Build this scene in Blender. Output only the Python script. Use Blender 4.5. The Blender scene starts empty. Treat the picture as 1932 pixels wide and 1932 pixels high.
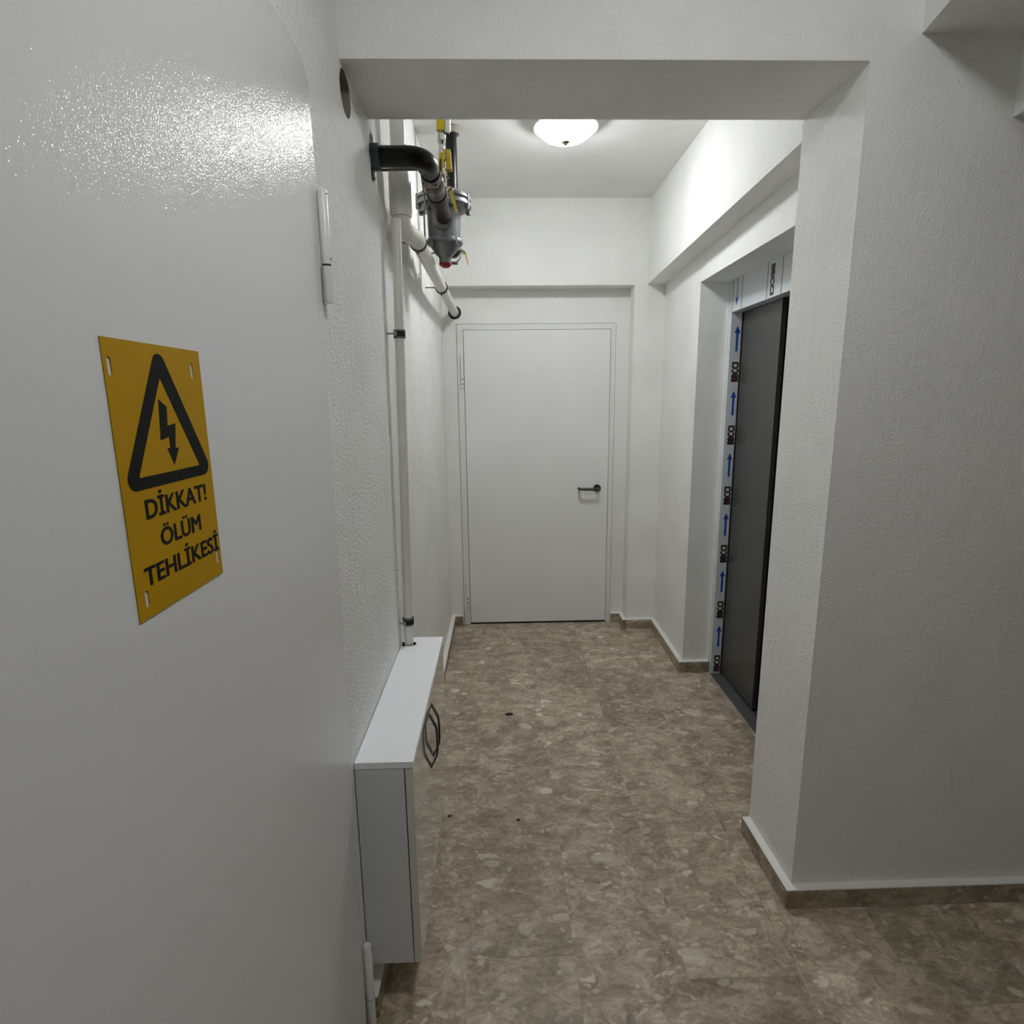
import bpy, bmesh, math, random
from mathutils import Vector, Matrix
from mathutils.geometry import tessellate_polygon

PI = math.pi
random.seed(7)
sc = bpy.context.scene
COL = sc.collection

# ---------------------------------------------------------------- camera
cd = bpy.data.cameras.new('camera')
cd.sensor_fit = 'HORIZONTAL'
cd.sensor_width = 36.0
cd.lens = 36.0 * 1075.71 / 1932.0
cd.shift_x = -(972.25 - 966.0) / 1932.0
cd.shift_y = (963.52 - 966.0) / 1932.0
cd.clip_start = 0.02
cam = bpy.data.objects.new('camera', cd)
COL.objects.link(cam)
RGT = Vector((0.99958897, -0.02679023, -0.01020672))
DWN = Vector((-0.01515261, -0.19147681, -0.98138016))
FWD = Vector((0.02433705, 0.98113145, -0.19180405))
CAM_H = 1.56007
cam.matrix_world = Matrix((
    (RGT.x, -DWN.x, -FWD.x, 0.0),
    (RGT.y, -DWN.y, -FWD.y, 0.0),
    (RGT.z, -DWN.z, -FWD.z, CAM_H),
    (0, 0, 0, 1)))
sc.camera = cam

# ---------------------------------------------------------------- world, exposure
w = bpy.data.worlds.new('world')
sc.world = w
w.use_nodes = True
w.node_tree.nodes['Background'].inputs[0].default_value = (0.8, 0.85, 0.9, 1)
w.node_tree.nodes['Background'].inputs[1].default_value = 0.05
sc.view_settings.view_transform = 'Standard'
sc.view_settings.look = 'None'
sc.view_settings.gamma = 1.0
sc.view_settings.use_curve_mapping = False
sc.view_settings.exposure = 0.0
sc.cycles.max_bounces = 8
sc.cycles.diffuse_bounces = 7
sc.cycles.glossy_bounces = 3
sc.cycles.transmission_bounces = 0
sc.cycles.caustics_reflective = False
sc.cycles.use_adaptive_sampling = True
sc.cycles.adaptive_threshold = 0.14
sc.cycles.adaptive_min_samples = 14

LAMP_CORRIDOR = 80.0     # radiance of the lit glass shade in the corridor
LAMP_LOBBY = 64.0         # radiance of the lit glass shade in the lobby

# ---------------------------------------------------------------- measures (metres)
XL = -0.3597                     # left wall
XP0, XP1 = 0.8867, 0.8806        # inner face of the stub wall, near and far
YP, YQ = 1.501, 1.792            # stub wall / lintel front and back
ZL = 2.3357                      # lintel soffit
ZC = 2.7415                      # ceiling
SH, ST = 0.0644, 0.026           # skirting height and thickness
XR = 1.0346                      # right wall of the corridor
YE2, YE = 3.7025, 3.8231         # end wall front, niche back
XN, ZN = 0.8451, 2.2462          # niche right edge, niche soffit
XB = 0.9259                      # face of the beam on the right
YJ = 3.0507                      # far jamb of the lift recess
XF = 1.1845                      # face of the lift frame
ZR = 2.1374                      # soffit of the lift recess
LOBX, LOBY = 3.6, -3.2           # lobby extents

# ---------------------------------------------------------------- helpers
def lin(c):
    return tuple(((v / 12.92) if v <= 0.04045 else ((v + 0.055) / 1.055) ** 2.4) for v in c)

def rgb(r, g, b):
    return lin((r / 255, g / 255, b / 255)) + (1.0,)

def tag(o, label, cat=None, group=None, kind=None):
    o['label'] = label
    if cat: o['category'] = cat
    if group: o['group'] = group
    if kind: o['kind'] = kind
    return o

def empty(name, loc, label, cat, group=None, kind=None):
    o = bpy.data.objects.new(name, None)
    o.location = loc
    o.empty_display_size = 0.05
    COL.objects.link(o)
    tag(o, label, cat, group, kind)
    return o

def wmat(o):
    m = Matrix.Translation(o.location)
    if o.parent:
        m = wmat(o.parent) @ o.matrix_parent_inverse @ m
    return m

def obj(name, bm, mat, parent=None, smooth=False, bevel=0.0, bseg=2):
    if bevel > 0:
        es = [e for e in bm.edges if len(e.link_faces) == 2 and e.calc_face_angle(0) > 0.5]
        bmesh.ops.bevel(bm, geom=es, offset=bevel, segments=bseg, affect='EDGES', profile=0.5, clamp_overlap=True)
    bmesh.ops.recalc_face_normals(bm, faces=bm.faces[:])
    me = bpy.data.meshes.new(name)
    bm.to_mesh(me)
    bm.free()
    o = bpy.data.objects.new(name, me)
    COL.objects.link(o)
    if mat: me.materials.append(mat)
    if smooth:
        for p in me.polygons: p.use_smooth = True
        try:
            me.set_sharp_from_angle(angle=math.radians(40))
        except Exception:
            pass
    if parent:
        o.parent = parent
        o.matrix_parent_inverse = wmat(parent).inverted()
    return o

def box(x0, x1, y0, y1, z0, z1, bm=None):
    bm = bm or bmesh.new()
    v = [bm.verts.new(p) for p in ((x0, y0, z0), (x1, y0, z0), (x1, y1, z0), (x0, y1, z0),
                                   (x0, y0, z1), (x1, y0, z1), (x1, y1, z1), (x0, y1, z1))]
    for f in ((0, 3, 2, 1), (4, 5, 6, 7), (0, 1, 5, 4), (1, 2, 6, 5), (2, 3, 7, 6), (3, 0, 4, 7)):
        bm.faces.new([v[i] for i in f])
    return bm

def hexa(pts, bm=None):
    """eight corners: four low ones, four high ones"""
    bm = bm or bmesh.new()
    v = [bm.verts.new(p) for p in pts]
    for f in ((0, 3, 2, 1), (4, 5, 6, 7), (0, 1, 5, 4), (1, 2, 6, 5), (2, 3, 7, 6), (3, 0, 4, 7)):
        bm.faces.new([v[i] for i in f])
    return bm

def slab(outer, holes, to3, d0, d1, bm=None):
    """a plate with holes: 2-D outline(s) mapped to 3-D by to3(u, v, d), between depths d0 and d1"""
    bm = bm or bmesh.new()
    loops = [outer] + list(holes)
    flat = [Vector((p[0], p[1], 0)) for l in loops for p in l]
    tris = tessellate_polygon([[Vector((p[0], p[1], 0)) for p in l] for l in loops])
    a = [bm.verts.new(to3(p.x, p.y, d0)) for p in flat]
    b = [bm.verts.new(to3(p.x, p.y, d1)) for p in flat]
    for t in tris:
        try:
            bm.faces.new([a[i] for i in t]); bm.faces.new([b[i] for i in reversed(t)])
        except ValueError:
            pass
    k = 0
    for l in loops:
        n = len(l)
        for i in range(n):
            j = (i + 1) % n
            try:
                bm.faces.new((a[k + i], a[k + j], b[k + j], b[k + i]))
            except ValueError:
                pass
        k += n
    return bm

def frames(pts):
    out = []
    prev = None
    n = len(pts)
    for i, p in enumerate(pts):
        t = (pts[min(i + 1, n - 1)] - pts[max(i - 1, 0)]).normalized()
        if prev is None:
            up = Vector((0, 0, 1)) if abs(t.z) < 0.9 else Vector((1, 0, 0))
            u = t.cross(up).normalized()
        else:
            u = (prev - t * prev.dot(t)).normalized()
        prev = u
        out.append((p, u, t.cross(u)))
    return out

def tube(pts, r, seg=16, bm=None, cap=True):
    bm = bm or bmesh.new()
    pts = [Vector(p) for p in pts]
    rs = r if isinstance(r, (list, tuple)) else [r] * len(pts)
    rings = []
    for (p, u, v), rr in zip(frames(pts), rs):
        rings.append([bm.verts.new(p + (u * math.cos(2 * PI * k / seg) + v * math.sin(2 * PI * k / seg)) * rr) for k in range(seg)])
    for a, b in zip(rings, rings[1:]):
        for k in range(seg):
            bm.faces.new((a[k], a[(k + 1) % seg], b[(k + 1) % seg], b[k]))
    if cap:
        bm.faces.new(list(reversed(rings[0]))); bm.faces.new(rings[-1])
    return bm

def bend(pts, rad, n=8):
    """polyline with rounded corners"""
    pts = [Vector(p) for p in pts]
    out = [pts[0]]
    for a, b, c in zip(pts, pts[1:], pts[2:]):
        d1 = (a - b).normalized(); d2 = (c - b).normalized()
        ang = d1.angle(d2)
        t = rad / math.tan(ang / 2)
        t = min(t, (a - b).length * 0.98, (c - b).length * 0.98)
        p0 = b + d1 * t; p1 = b + d2 * t
        rr = t * math.tan(ang / 2)
        ctr = b + (d1 + d2).normalized() * (rr / math.sin(ang / 2))
        e0 = (p0 - ctr); e1 = (p1 - ctr)
        tot = e0.angle(e1)
        ax = e0.cross(e1).normalized()
        for k in range(n + 1):
            out.append(ctr + Matrix.Rotation(tot * k / n, 3, ax) @ e0)
    out.append(pts[-1])
    return out

def lathe(prof, axis='z', origin=(0, 0, 0), seg=32, bm=None):
    """profile of (radius, height) pairs turned about an axis"""
    bm = bm or bmesh.new()
    o = Vector(origin)
    def put(r, h, a):
        c, s = math.cos(a) * r, math.sin(a) * r
        if axis == 'z': return o + Vector((c, s, h))
        if axis == 'y': return o + Vector((c, h, s))
        return o + Vector((h, c, s))
    rings = []
    for r, h in prof:
        if r < 1e-6:
            rings.append([bm.verts.new(put(0, h, 0))])
        else:
            rings.append([bm.verts.new(put(r, h, 2 * PI * k / seg)) for k in range(seg)])
    for a, b in zip(rings, rings[1:]):
        for k in range(seg):
            j = (k + 1) % seg
            if len(a) == 1 and len(b) == 1: continue
            if len(a) == 1: bm.faces.new((a[0], b[j], b[k]))
            elif len(b) == 1: bm.faces.new((a[k], a[j], b[0]))
            else: bm.faces.new((a[k], a[j], b[j], b[k]))
    for rg in (rings[0], rings[-1]):
        if len(rg) > 1:
            try: bm.faces.new(rg)
            except ValueError: pass
    return bm

def ring_band(center, axis, r0, r1, width, seg=24, a0=0, a1=2 * PI):
    prof = [(r0, -width / 2), (r1, -width / 2), (r1, width / 2), (r0, width / 2), (r0, -width / 2)]
    bm = bmesh.new()
    o = Vector(center)
    def put(r, h, a):
        c, s = math.cos(a) * r, math.sin(a) * r
        if axis == 'z': return o + Vector((c, s, h))
        if axis == 'y': return o + Vector((c, h, s))
        return o + Vector((h, c, s))
    rings = [[bm.verts.new(put(r, h, 2 * PI * k / seg)) for k in range(seg)] for r, h in prof[:-1]]
    for i in range(4):
        a, b = rings[i], rings[(i + 1) % 4]
        for k in range(seg):
            j = (k + 1) % seg
            bm.faces.new((a[k], a[j], b[j], b[k]))
    return bm

# ---------------------------------------------------------------- materials
def new_mat(name):
    m = bpy.data.materials.new(name)
    m.use_nodes = True
    nt = m.node_tree
    b = nt.nodes['Principled BSDF']
    return m, nt, b

def plain(name, col, rough=0.5, metal=0.0, spec=0.5, bump=0.0, bscale=200.0, coat=0.0, vary=0.0, vscale=6.0):
    m, nt, b = new_mat(name)
    b.inputs['Base Color'].default_value = col
    b.inputs['Roughness'].default_value = rough
    b.inputs['Metallic'].default_value = metal
    b.inputs['Specular IOR Level'].default_value = spec
    b.inputs['Coat Weight'].default_value = coat
    b.inputs['Coat Roughness'].default_value = 0.04
    tc = nt.nodes.new('ShaderNodeTexCoord')
    if bump > 0:
        n = nt.nodes.new('ShaderNodeTexNoise')
        n.inputs['Scale'].default_value = bscale
        n.inputs['Detail'].default_value = 2
        bp = nt.nodes.new('ShaderNodeBump')
        bp.inputs['Strength'].default_value = bump
        bp.inputs['Distance'].default_value = 0.002
        nt.links.new(tc.outputs['Object'], n.inputs['Vector'])
        nt.links.new(n.outputs['Fac'], bp.inputs['Height'])
        nt.links.new(bp.outputs['Normal'], b.inputs['Normal'])
    if vary > 0:
        n2 = nt.nodes.new('ShaderNodeTexNoise')
        n2.inputs['Scale'].default_value = vscale
        n2.inputs['Detail'].default_value = 4
        hs = nt.nodes.new('ShaderNodeHueSaturation')
        mr = nt.nodes.new('ShaderNodeMapRange')
        mr.inputs['From Min'].default_value = 0.3
        mr.inputs['From Max'].default_value = 0.7
        mr.inputs['To Min'].default_value = 1 - vary
        mr.inputs['To Max'].default_value = 1 + vary
        nt.links.new(tc.outputs['Object'], n2.inputs['Vector'])
        nt.links.new(n2.outputs['Fac'], mr.inputs['Value'])
        nt.links.new(mr.outputs['Result'], hs.inputs['Value'])
        hs.inputs['Color'].default_value = col
        nt.links.new(hs.outputs['Color'], b.inputs['Base Color'])
    return m

def plaster(name, col, strength=0.5, scale=170.0):
    m, nt, b = new_mat(name)
    b.inputs['Roughness'].default_value = 0.85
    b.inputs['Specular IOR Level'].default_value = 0.2
    tc = nt.nodes.new('ShaderNodeTexCoord')
    n1 = nt.nodes.new('ShaderNodeTexNoise'); n1.inputs['Scale'].default_value = scale
    n1.inputs['Detail'].default_value = 2; n1.inputs['Roughness'].default_value = 0.6
    n2 = nt.nodes.new('ShaderNodeTexNoise'); n2.inputs['Scale'].default_value = 34.0
    n2.inputs['Detail'].default_value = 1
    mp = nt.nodes.new('ShaderNodeMapping'); mp.inputs['Scale'].default_value = (1, 1, 0.45)
    add = nt.nodes.new('ShaderNodeMath'); add.operation = 'MULTIPLY_ADD'; add.inputs[1].default_value = 1.6
    bp = nt.nodes.new('ShaderNodeBump')
    bp.inputs['Strength'].default_value = strength
    bp.inputs['Distance'].default_value = 0.004
    nt.links.new(tc.outputs['Object'], n1.inputs['Vector'])
    nt.links.new(tc.outputs['Object'], mp.inputs['Vector'])
    nt.links.new(mp.outputs['Vector'], n2.inputs['Vector'])
    nt.links.new(n1.outputs['Fac'], add.inputs[0])
    nt.links.new(n2.outputs['Fac'], add.inputs[2])
    nt.links.new(add.outputs[0], bp.inputs['Height'])
    nt.links.new(bp.outputs['Normal'], b.inputs['Normal'])
    # faint cloudiness of the paint
    n3 = nt.nodes.new('ShaderNodeTexNoise'); n3.inputs['Scale'].default_value = 3.0
    n3.inputs['Detail'].default_value = 2
    cr = nt.nodes.new('ShaderNodeValToRGB')
    cr.color_ramp.elements[0].position = 0.3
    cr.color_ramp.elements[1].position = 0.7
    cr.color_ramp.elements[0].color = tuple(c * 0.93 for c in col[:3]) + (1,)
    cr.color_ramp.elements[1].color = col
    nt.links.new(tc.outputs['Object'], n3.inputs['Vector'])
    nt.links.new(n3.outputs['Fac'], cr.inputs['Fac'])
    nt.links.new(cr.outputs['Color'], b.inputs['Base Color'])
    return m

def marble(name, dark=1.0, rough=0.38):
    """grey-brown breccia: noise-broken ground, pale clasts of two sizes, pale veins"""
    m, nt, b = new_mat(name)
    N = nt.nodes.new; L = nt.links.new
    b.inputs['Roughness'].default_value = rough
    b.inputs['Specular IOR Level'].default_value = 0.35
    tc = N('ShaderNodeTexCoord'); oi = N('ShaderNodeObjectInfo')
    vm = N('ShaderNodeVectorMath'); vm.operation = 'MULTIPLY_ADD'
    cmb = N('ShaderNodeCombineXYZ')
    mul = N('ShaderNodeMath'); mul.operation = 'MULTIPLY'; mul.inputs[1].default_value = 37.0
    L(oi.outputs['Random'], mul.inputs[0])
    for i in range(3): L(mul.outputs[0], cmb.inputs[i])
    vm.inputs[1].default_value = (1, 1, 1)
    L(tc.outputs['Object'], vm.inputs[0]); L(cmb.outputs[0], vm.inputs[2])
    vm.inputs[1].default_value = (0.72, 1.0, 1.0)
    # domain warp
    wn = N('ShaderNodeTexNoise'); wn.inputs['Scale'].default_value = 14.0; wn.inputs['Detail'].default_value = 5
    L(vm.outputs[0], wn.inputs['Vector'])
    ws = N('ShaderNodeVectorMath'); ws.operation = 'SUBTRACT'; ws.inputs[1].default_value = (0.5, 0.5, 0.5)
    L(wn.outputs['Color'], ws.inputs[0])
    wa = N('ShaderNodeVectorMath'); wa.operation = 'MULTIPLY_ADD'; wa.inputs[1].default_value = (0.10, 0.07, 0.06)
    L(ws.outputs[0], wa.inputs[0]); L(vm.outputs[0], wa.inputs[2])
    # ground
    g1 = N('ShaderNodeTexNoise'); g1.inputs['Scale'].default_value = 13.0; g1.inputs['Detail'].default_value = 9
    g1.inputs['Roughness'].default_value = 0.68
    L(wa.outputs[0], g1.inputs['Vector'])
    cr = N('ShaderNodeValToRGB')
    e = cr.color_ramp.elements
    e[0].position = 0.30; e[0].color = tuple(c * dark for c in rgb(128, 116, 100)[:3]) + (1,)
    e[1].position = 0.70; e[1].color = tuple(c * dark for c in rgb(208, 196, 176)[:3]) + (1,)
    mid = e.new(0.5); mid.color = tuple(c * dark for c in rgb(167, 154, 134)[:3]) + (1,)
    L(g1.outputs['Fac'], cr.inputs['Fac'])
    # fine speckle
    g2 = N('ShaderNodeTexNoise'); g2.inputs['Scale'].default_value = 75.0; g2.inputs['Detail'].default_value = 4
    g2.inputs['Roughness'].default_value = 0.7
    L(wa.outputs[0], g2.inputs['Vector'])
    sp = N('ShaderNodeMapRange'); sp.inputs['From Min'].default_value = 0.3; sp.inputs['From Max'].default_value = 0.7
    sp.inputs['To Min'].default_value = 0.68; sp.inputs['To Max'].default_value = 1.30
    L(g2.outputs['Fac'], sp.inputs['Value'])
    hv = N('ShaderNodeHueSaturation'); L(cr.outputs['Color'], hv.inputs['Color']); L(sp.outputs[0], hv.inputs['Value'])
    col = hv.outputs['Color']
    def clasts(scale, keep, size, tone, amount, prev, seedoff):
        off = N('ShaderNodeVectorMath'); off.operation = 'ADD'; off.inputs[1].default_value = (seedoff, seedoff * 2, 0)
        L(wa.outputs[0], off.inputs[0])
        v = N('ShaderNodeTexVoronoi'); v.inputs['Scale'].default_value = scale; v.inputs['Randomness'].default_value = 1.0
        L(off.outputs[0], v.inputs['Vector'])
        sep = N('ShaderNodeSeparateColor'); L(v.outputs['Color'], sep.inputs[0])
        k = N('ShaderNodeMath'); k.operation = 'GREATER_THAN'; k.inputs[1].default_value = keep
        L(sep.outputs[0], k.inputs[0])
        sz = N('ShaderNodeMath'); sz.operation = 'MULTIPLY_ADD'; sz.inputs[1].default_value = size; sz.inputs[2].default_value = size * 0.35
        L(sep.outputs[1], sz.inputs[0])
        df = N('ShaderNodeMath'); df.operation = 'SUBTRACT'
        L(sz.outputs[0], df.inputs[0]); L(v.outputs['Distance'], df.inputs[1])
        sm = N('ShaderNodeMapRange'); sm.inputs['From Min'].default_value = 0.0; sm.inputs['From Max'].default_value = 0.13
        L(df.outputs[0], sm.inputs['Value'])
        f = N('ShaderNodeMath'); f.operation = 'MULTIPLY'; L(sm.outputs[0], f.inputs[0]); L(k.outputs[0], f.inputs[1])
        f2 = N('ShaderNodeMath'); f2.operation = 'MULTIPLY'; L(f.outputs[0], f2.inputs[0])
        am = N('ShaderNodeMath'); am.operation = 'MULTIPLY_ADD'; am.inputs[1].default_value = amount * 0.6; am.inputs[2].default_value = amount * 0.4
        L(sep.outputs[2], am.inputs[0]); L(am.outputs[0], f2.inputs[1])
        mx = N('ShaderNodeMix'); mx.data_type = 'RGBA'
        L(f2.outputs[0], mx.inputs['Factor']); L(prev, mx.inputs['A']); mx.inputs['B'].default_value = tuple(c * dark for c in tone[:3]) + (1,)
        return mx.outputs['Result']
    col = clasts(50.0, 0.66, 0.42, rgb(214, 205, 188), 0.8, col, 3.1)
    col = clasts(24.0, 0.84, 0.42, rgb(222, 214, 198), 0.9, col, 7.7)
    col = clasts(11.0, 0.92, 0.36, rgb(214, 208, 192), 0.85, col, 1.3)
    col = clasts(30.0, 0.93, 0.30, rgb(106, 95, 84), 0.5, col, 5.9)
    # thin pale veins
    ve = N('ShaderNodeTexVoronoi'); ve.feature = 'DISTANCE_TO_EDGE'; ve.inputs['Scale'].default_value = 6.5
    L(wa.outputs[0], ve.inputs['Vector'])
    vr = N('ShaderNodeMapRange'); vr.inputs['From Min'].default_value = 0.0; vr.inputs['From Max'].default_value = 0.02
    vr.inputs['To Min'].default_value = 0.35; vr.inputs['To Max'].default_value = 0.0
    L(ve.outputs['Distance'], vr.inputs['Value'])
    mv = N('ShaderNodeMix'); mv.data_type = 'RGBA'
    L(vr.outputs[0], mv.inputs['Factor']); L(col, mv.inputs['A']); mv.inputs['B'].default_value = tuple(c * dark for c in rgb(206, 197, 182)[:3]) + (1,)
    # each slab a little lighter or darker
    rv = N('ShaderNodeMapRange'); rv.inputs['To Min'].default_value = 0.86; rv.inputs['To Max'].default_value = 1.12
    L(oi.outputs['Random'], rv.inputs['Value'])
    h2 = N('ShaderNodeHueSaturation'); L(mv.outputs['Result'], h2.inputs['Color']); L(rv.outputs[0], h2.inputs['Value'])
    L(h2.outputs['Color'], b.inputs['Base Color'])
    # slightly uneven polish
    rr = N('ShaderNodeMapRange'); rr.inputs['To Min'].default_value = rough - 0.08; rr.inputs['To Max'].default_value = rough + 0.14
    L(g1.outputs['Fac'], rr.inputs['Value']); L(rr.outputs[0], b.inputs['Roughness'])
    return m

def glow(name, strength, col=(0.985, 0.985, 1.0, 1)):
    m, nt, b = new_mat(name)
    b.inputs['Base Color'].default_value = (0.85, 0.85, 0.84, 1)
    b.inputs['Roughness'].default_value = 0.3
    b.inputs['Emission Color'].default_value = col
    b.inputs['Emission Strength'].default_value = strength
    return m

WALLC = rgb(238, 239, 236)
M_WALL = plaster('plaster_white', WALLC, 0.5, 160)
M_WALLR = plaster('plaster_rough', WALLC, 0.75, 140)
M_CEIL = plaster('plaster_ceiling', WALLC, 0.12, 150)
M_EDGE = plain('paint_edge', rgb(232, 232, 226), 0.7)
M_TILE = marble('marble_tile')
M_SKIRT = marble('marble_skirting', 0.82, 0.3)
M_GROUT = plain('grout', rgb(176, 167, 152), 0.9)
M_LEAF = plain('door_paint', rgb(222, 223, 222), 0.6, spec=0.1, vary=0.02, vscale=2.0)
_nt = M_LEAF.node_tree                       # orange-peel lacquer: only the clear gloss is uneven
_b = _nt.nodes['Principled BSDF']
_b.inputs['Coat Weight'].default_value = 0.5
_b.inputs['Coat Roughness'].default_value = 0.10
_n = _nt.nodes.new('ShaderNodeTexNoise'); _n.inputs['Scale'].default_value = 380; _n.inputs['Detail'].default_value = 1
_p = _nt.nodes.new('ShaderNodeBump'); _p.inputs['Strength'].default_value = 0.31; _p.inputs['Distance'].default_value = 0.002
_t = _nt.nodes.new('ShaderNodeTexCoord')
_nt.links.new(_t.outputs['Object'], _n.inputs['Vector'])
_nt.links.new(_n.outputs['Fac'], _p.inputs['Height'])
_nt.links.new(_p.outputs['Normal'], _b.inputs['Coat Normal'])
M_DOORW = plain('white_door', rgb(233, 234, 232), 0.38, bump=0.05, bscale=300, vary=0.02, vscale=4.0)
M_FRAMEW = plain('white_frame', rgb(226, 227, 224), 0.45)
M_HINGE = plain('white_hinge', rgb(232, 233, 232), 0.35)
M_SCREW = plain('screw_hole', rgb(60, 58, 55), 0.6)
M_BLACK = plain('shadow_gap', rgb(14, 14, 14), 0.8)
M_YSIGN = plain('sign_yellow', rgb(182, 140, 0), 0.6, spec=0.15, vary=0.03, vscale=9)
M_PRINT = plain('sign_print', rgb(20, 21, 17), 0.75, spec=0.2)
M_CABW = plain('cabinet_white', rgb(243, 246, 249), 0.4)
M_CABG = plain('cabinet_gloss', rgb(214, 214, 208), 0.06, spec=0.8, coat=1.0)
M_CABS = plain('cabinet_side', rgb(214, 218, 222), 0.4)
M_STEEL = plain('satin_steel', rgb(88, 87, 85), 0.3, metal=1.0)
M_DSTEEL = plain('dark_steel', rgb(92, 92, 88), 0.28, metal=1.0)
M_CHROME = plain('chrome', rgb(200, 198, 190), 0.15, metal=1.0)
M_BPIPE = plain('black_pipe', rgb(11, 11, 11), 0.34, spec=0.3)
M_COLLAR = plain('collar_blue', rgb(72, 88, 100), 0.6, vary=0.2, vscale=40)
M_BRASS = plain('brass_stained', rgb(74, 58, 38), 0.35, metal=0.45, vary=0.35, vscale=30)
M_RUST = plain('brown_union', rgb(30, 19, 14), 0.45, metal=0.0, spec=0.3, vary=0.3, vscale=30)
M_CAST = plain('cast_aluminium', rgb(134, 136, 138), 0.45, metal=0.75, bump=0.1, bscale=250)
M_YELLOW = plain('valve_yellow', rgb(226, 196, 12), 0.35)
M_RED = plain('cap_red', rgb(150, 14, 16), 0.45)
M_PVC = plain('white_pvc', rgb(222, 221, 212), 0.35, vary=0.04, vscale=12)
M_RUBBER = plain('black_rubber', rgb(20, 20, 19), 0.55)
M_ZINC = plain('zinc', rgb(150, 148, 142), 0.4, metal=0.9)
M_FILM = plain('protective_film', rgb(206, 213, 218), 0.22, spec=0.5)
M_FILMLN = plain('film_line', rgb(96, 104, 110), 0.4)
M_BLUE = plain('film_blue', rgb(18, 72, 168), 0.4)
M_FTXT = plain('film_lettering', rgb(48, 18, 22), 0.4)
M_LIFT = plain('lift_panel', rgb(96, 96, 92), 0.36, metal=0.55, spec=0.4, bump=0.03, bscale=300)
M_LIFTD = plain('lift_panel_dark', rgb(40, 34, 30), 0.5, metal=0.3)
M_SILL = plain('lift_sill', rgb(92, 94, 95), 0.45, metal=0.2)
M_DUCT = plain('duct_grey', rgb(150, 142, 130), 0.6)
M_MORTAR = plain('broken_mortar', rgb(128, 124, 116), 0.95, bump=0.8, bscale=90, vary=0.25, vscale=50)
M_DIRT = plain('dark_grit', rgb(38, 34, 28), 0.9)
M_LAMPBASE = plain('lamp_base', rgb(215, 215, 210), 0.4)
M_FINIAL = plain('lamp_finial', rgb(150, 140, 110), 0.25, metal=1.0)

# ================================================================ SETTING
S = 'structure'

# ---- floor: slab with individual marble tiles
fl = obj('floor', box(XL - 0.05, LOBX + 0.05, LOBY - 0.05, YE + 0.25, -0.06, -0.0008), M_GROUT)
tag(fl, 'grey-brown breccia marble floor of long tiles', 'floor', kind=S)
TW, TL_, GAP = 0.3045, 0.61, 0.0009
def tile_mesh(wx, wy, name='tile'):
    bm = box(0, wx, 0, wy, -0.0008, 0)
    es = [e for e in bm.edges if all(abs(v.co.z) < 1e-6 for v in e.verts)]
    bmesh.ops.bevel(bm, geom=es, offset=0.0004, segments=1, affect='EDGES')
    bmesh.ops.recalc_face_normals(bm, faces=bm.faces[:])
    me = bpy.data.meshes.new(name); bm.to_mesh(me); bm.free()
    me.materials.append(M_TILE)
    return me
full = tile_mesh(TW - GAP, TL_ - GAP)
joints = [-0.115 + TW * k for k in range(-1, 13)]
offs = [0.12, 0.33, 0.02, 0.41, 0.22, 0.50, 0.09, 0.37, 0.27, 0.15]
for c, x0 in enumerate(joints):
    x1 = x0 + TW
    ca, cb = max(x0, XL), min(x1, LOBX)
    y = LOBY - offs[c % 10]
    while y < YE + 0.12:
        ya, yb = max(y, LOBY), min(y + TL_, YE + 0.12)
        y += TL_
        if yb - ya < 0.02: continue
        xb_lim = cb
        if ya > 1.95 and x0 > 1.19: continue             # behind the lift front
        if x1 > 1.19 and ya > 1.7: xb_lim = min(cb, 1.183)
        if xb_lim - ca < 0.02: continue
        whole = abs((xb_lim - ca) - TW) < 1e-4 and abs((yb - ya) - TL_) < 1e-4
        me = full if whole else tile_mesh(xb_lim - ca - GAP, yb - ya - GAP)
        o = bpy.data.objects.new('tile', me)
        o.location = (ca + GAP / 2, ya + GAP / 2, 0)
        COL.objects.link(o)
        o.parent = fl

# ---- ceiling
tag(obj('ceiling', box(XL - 0.2, LOBX + 0.1, LOBY - 0.1, YE + 0.2, ZC, ZC + 0.12), M_CEIL),
    'plain white plastered ceiling', 'ceiling', kind=S)

# ---- left wall with door opening, duct hole and broken hole round the gas pipe
DZ = 2.184
def door_edge(z):                      # the hinge edge leans a little
    return 1.1575 + (1.232 - 1.1575) * z / 2.14
def circ(cy, cz, r, n=32, jit=0.0, sy=1.0, sz=1.0):
    out = []
    for k in range(n):
        a = 2 * PI * k / n
        rr = r * (1 + (random.uniform(-jit, jit) if jit else 0))
        out.append((cy + math.cos(a) * rr * sy, cz + math.sin(a) * rr * sz))
    return out
DY0 = 0.18
cr_ = 0.055
top_corner = [(door_edge(DZ) - cr_ + cr_ * math.sin(a) + 0.003, DZ - cr_ + cr_ * math.cos(a) + 0.003) for a in [PI / 2 * k / 6 for k in range(7)]]
opening = [(DY0 - 0.003, -0.05), (DY0 - 0.003, DZ + 0.003)] + top_corner + [(door_edge(0) + 0.003, -0.05)]
outer = [(LOBY - 0.1, -0.05)] + opening + [(YE + 0.2, -0.05), (YE + 0.2, ZC), (LOBY - 0.1, ZC)]
HOLE_Y, HOLE_Z, HOLE_R = 1.546, 2.284, 0.050
GP_Y, GP_Z = 1.838, 2.258            # gas pipe where it leaves the wall
brk = circ(GP_Y - 0.004, GP_Z - 0.004, 0.046, 26, 0.2, 0.82, 1.65)
wl = obj('wall_left', slab(outer, [circ(HOLE_Y, HOLE_Z, HOLE_R, 40), brk],
                           lambda u, v, d: (d, u, v), XL, XL - 0.16), M_WALLR)
tag(wl, 'rough white plastered wall on the left', 'wall', kind=S)
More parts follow.
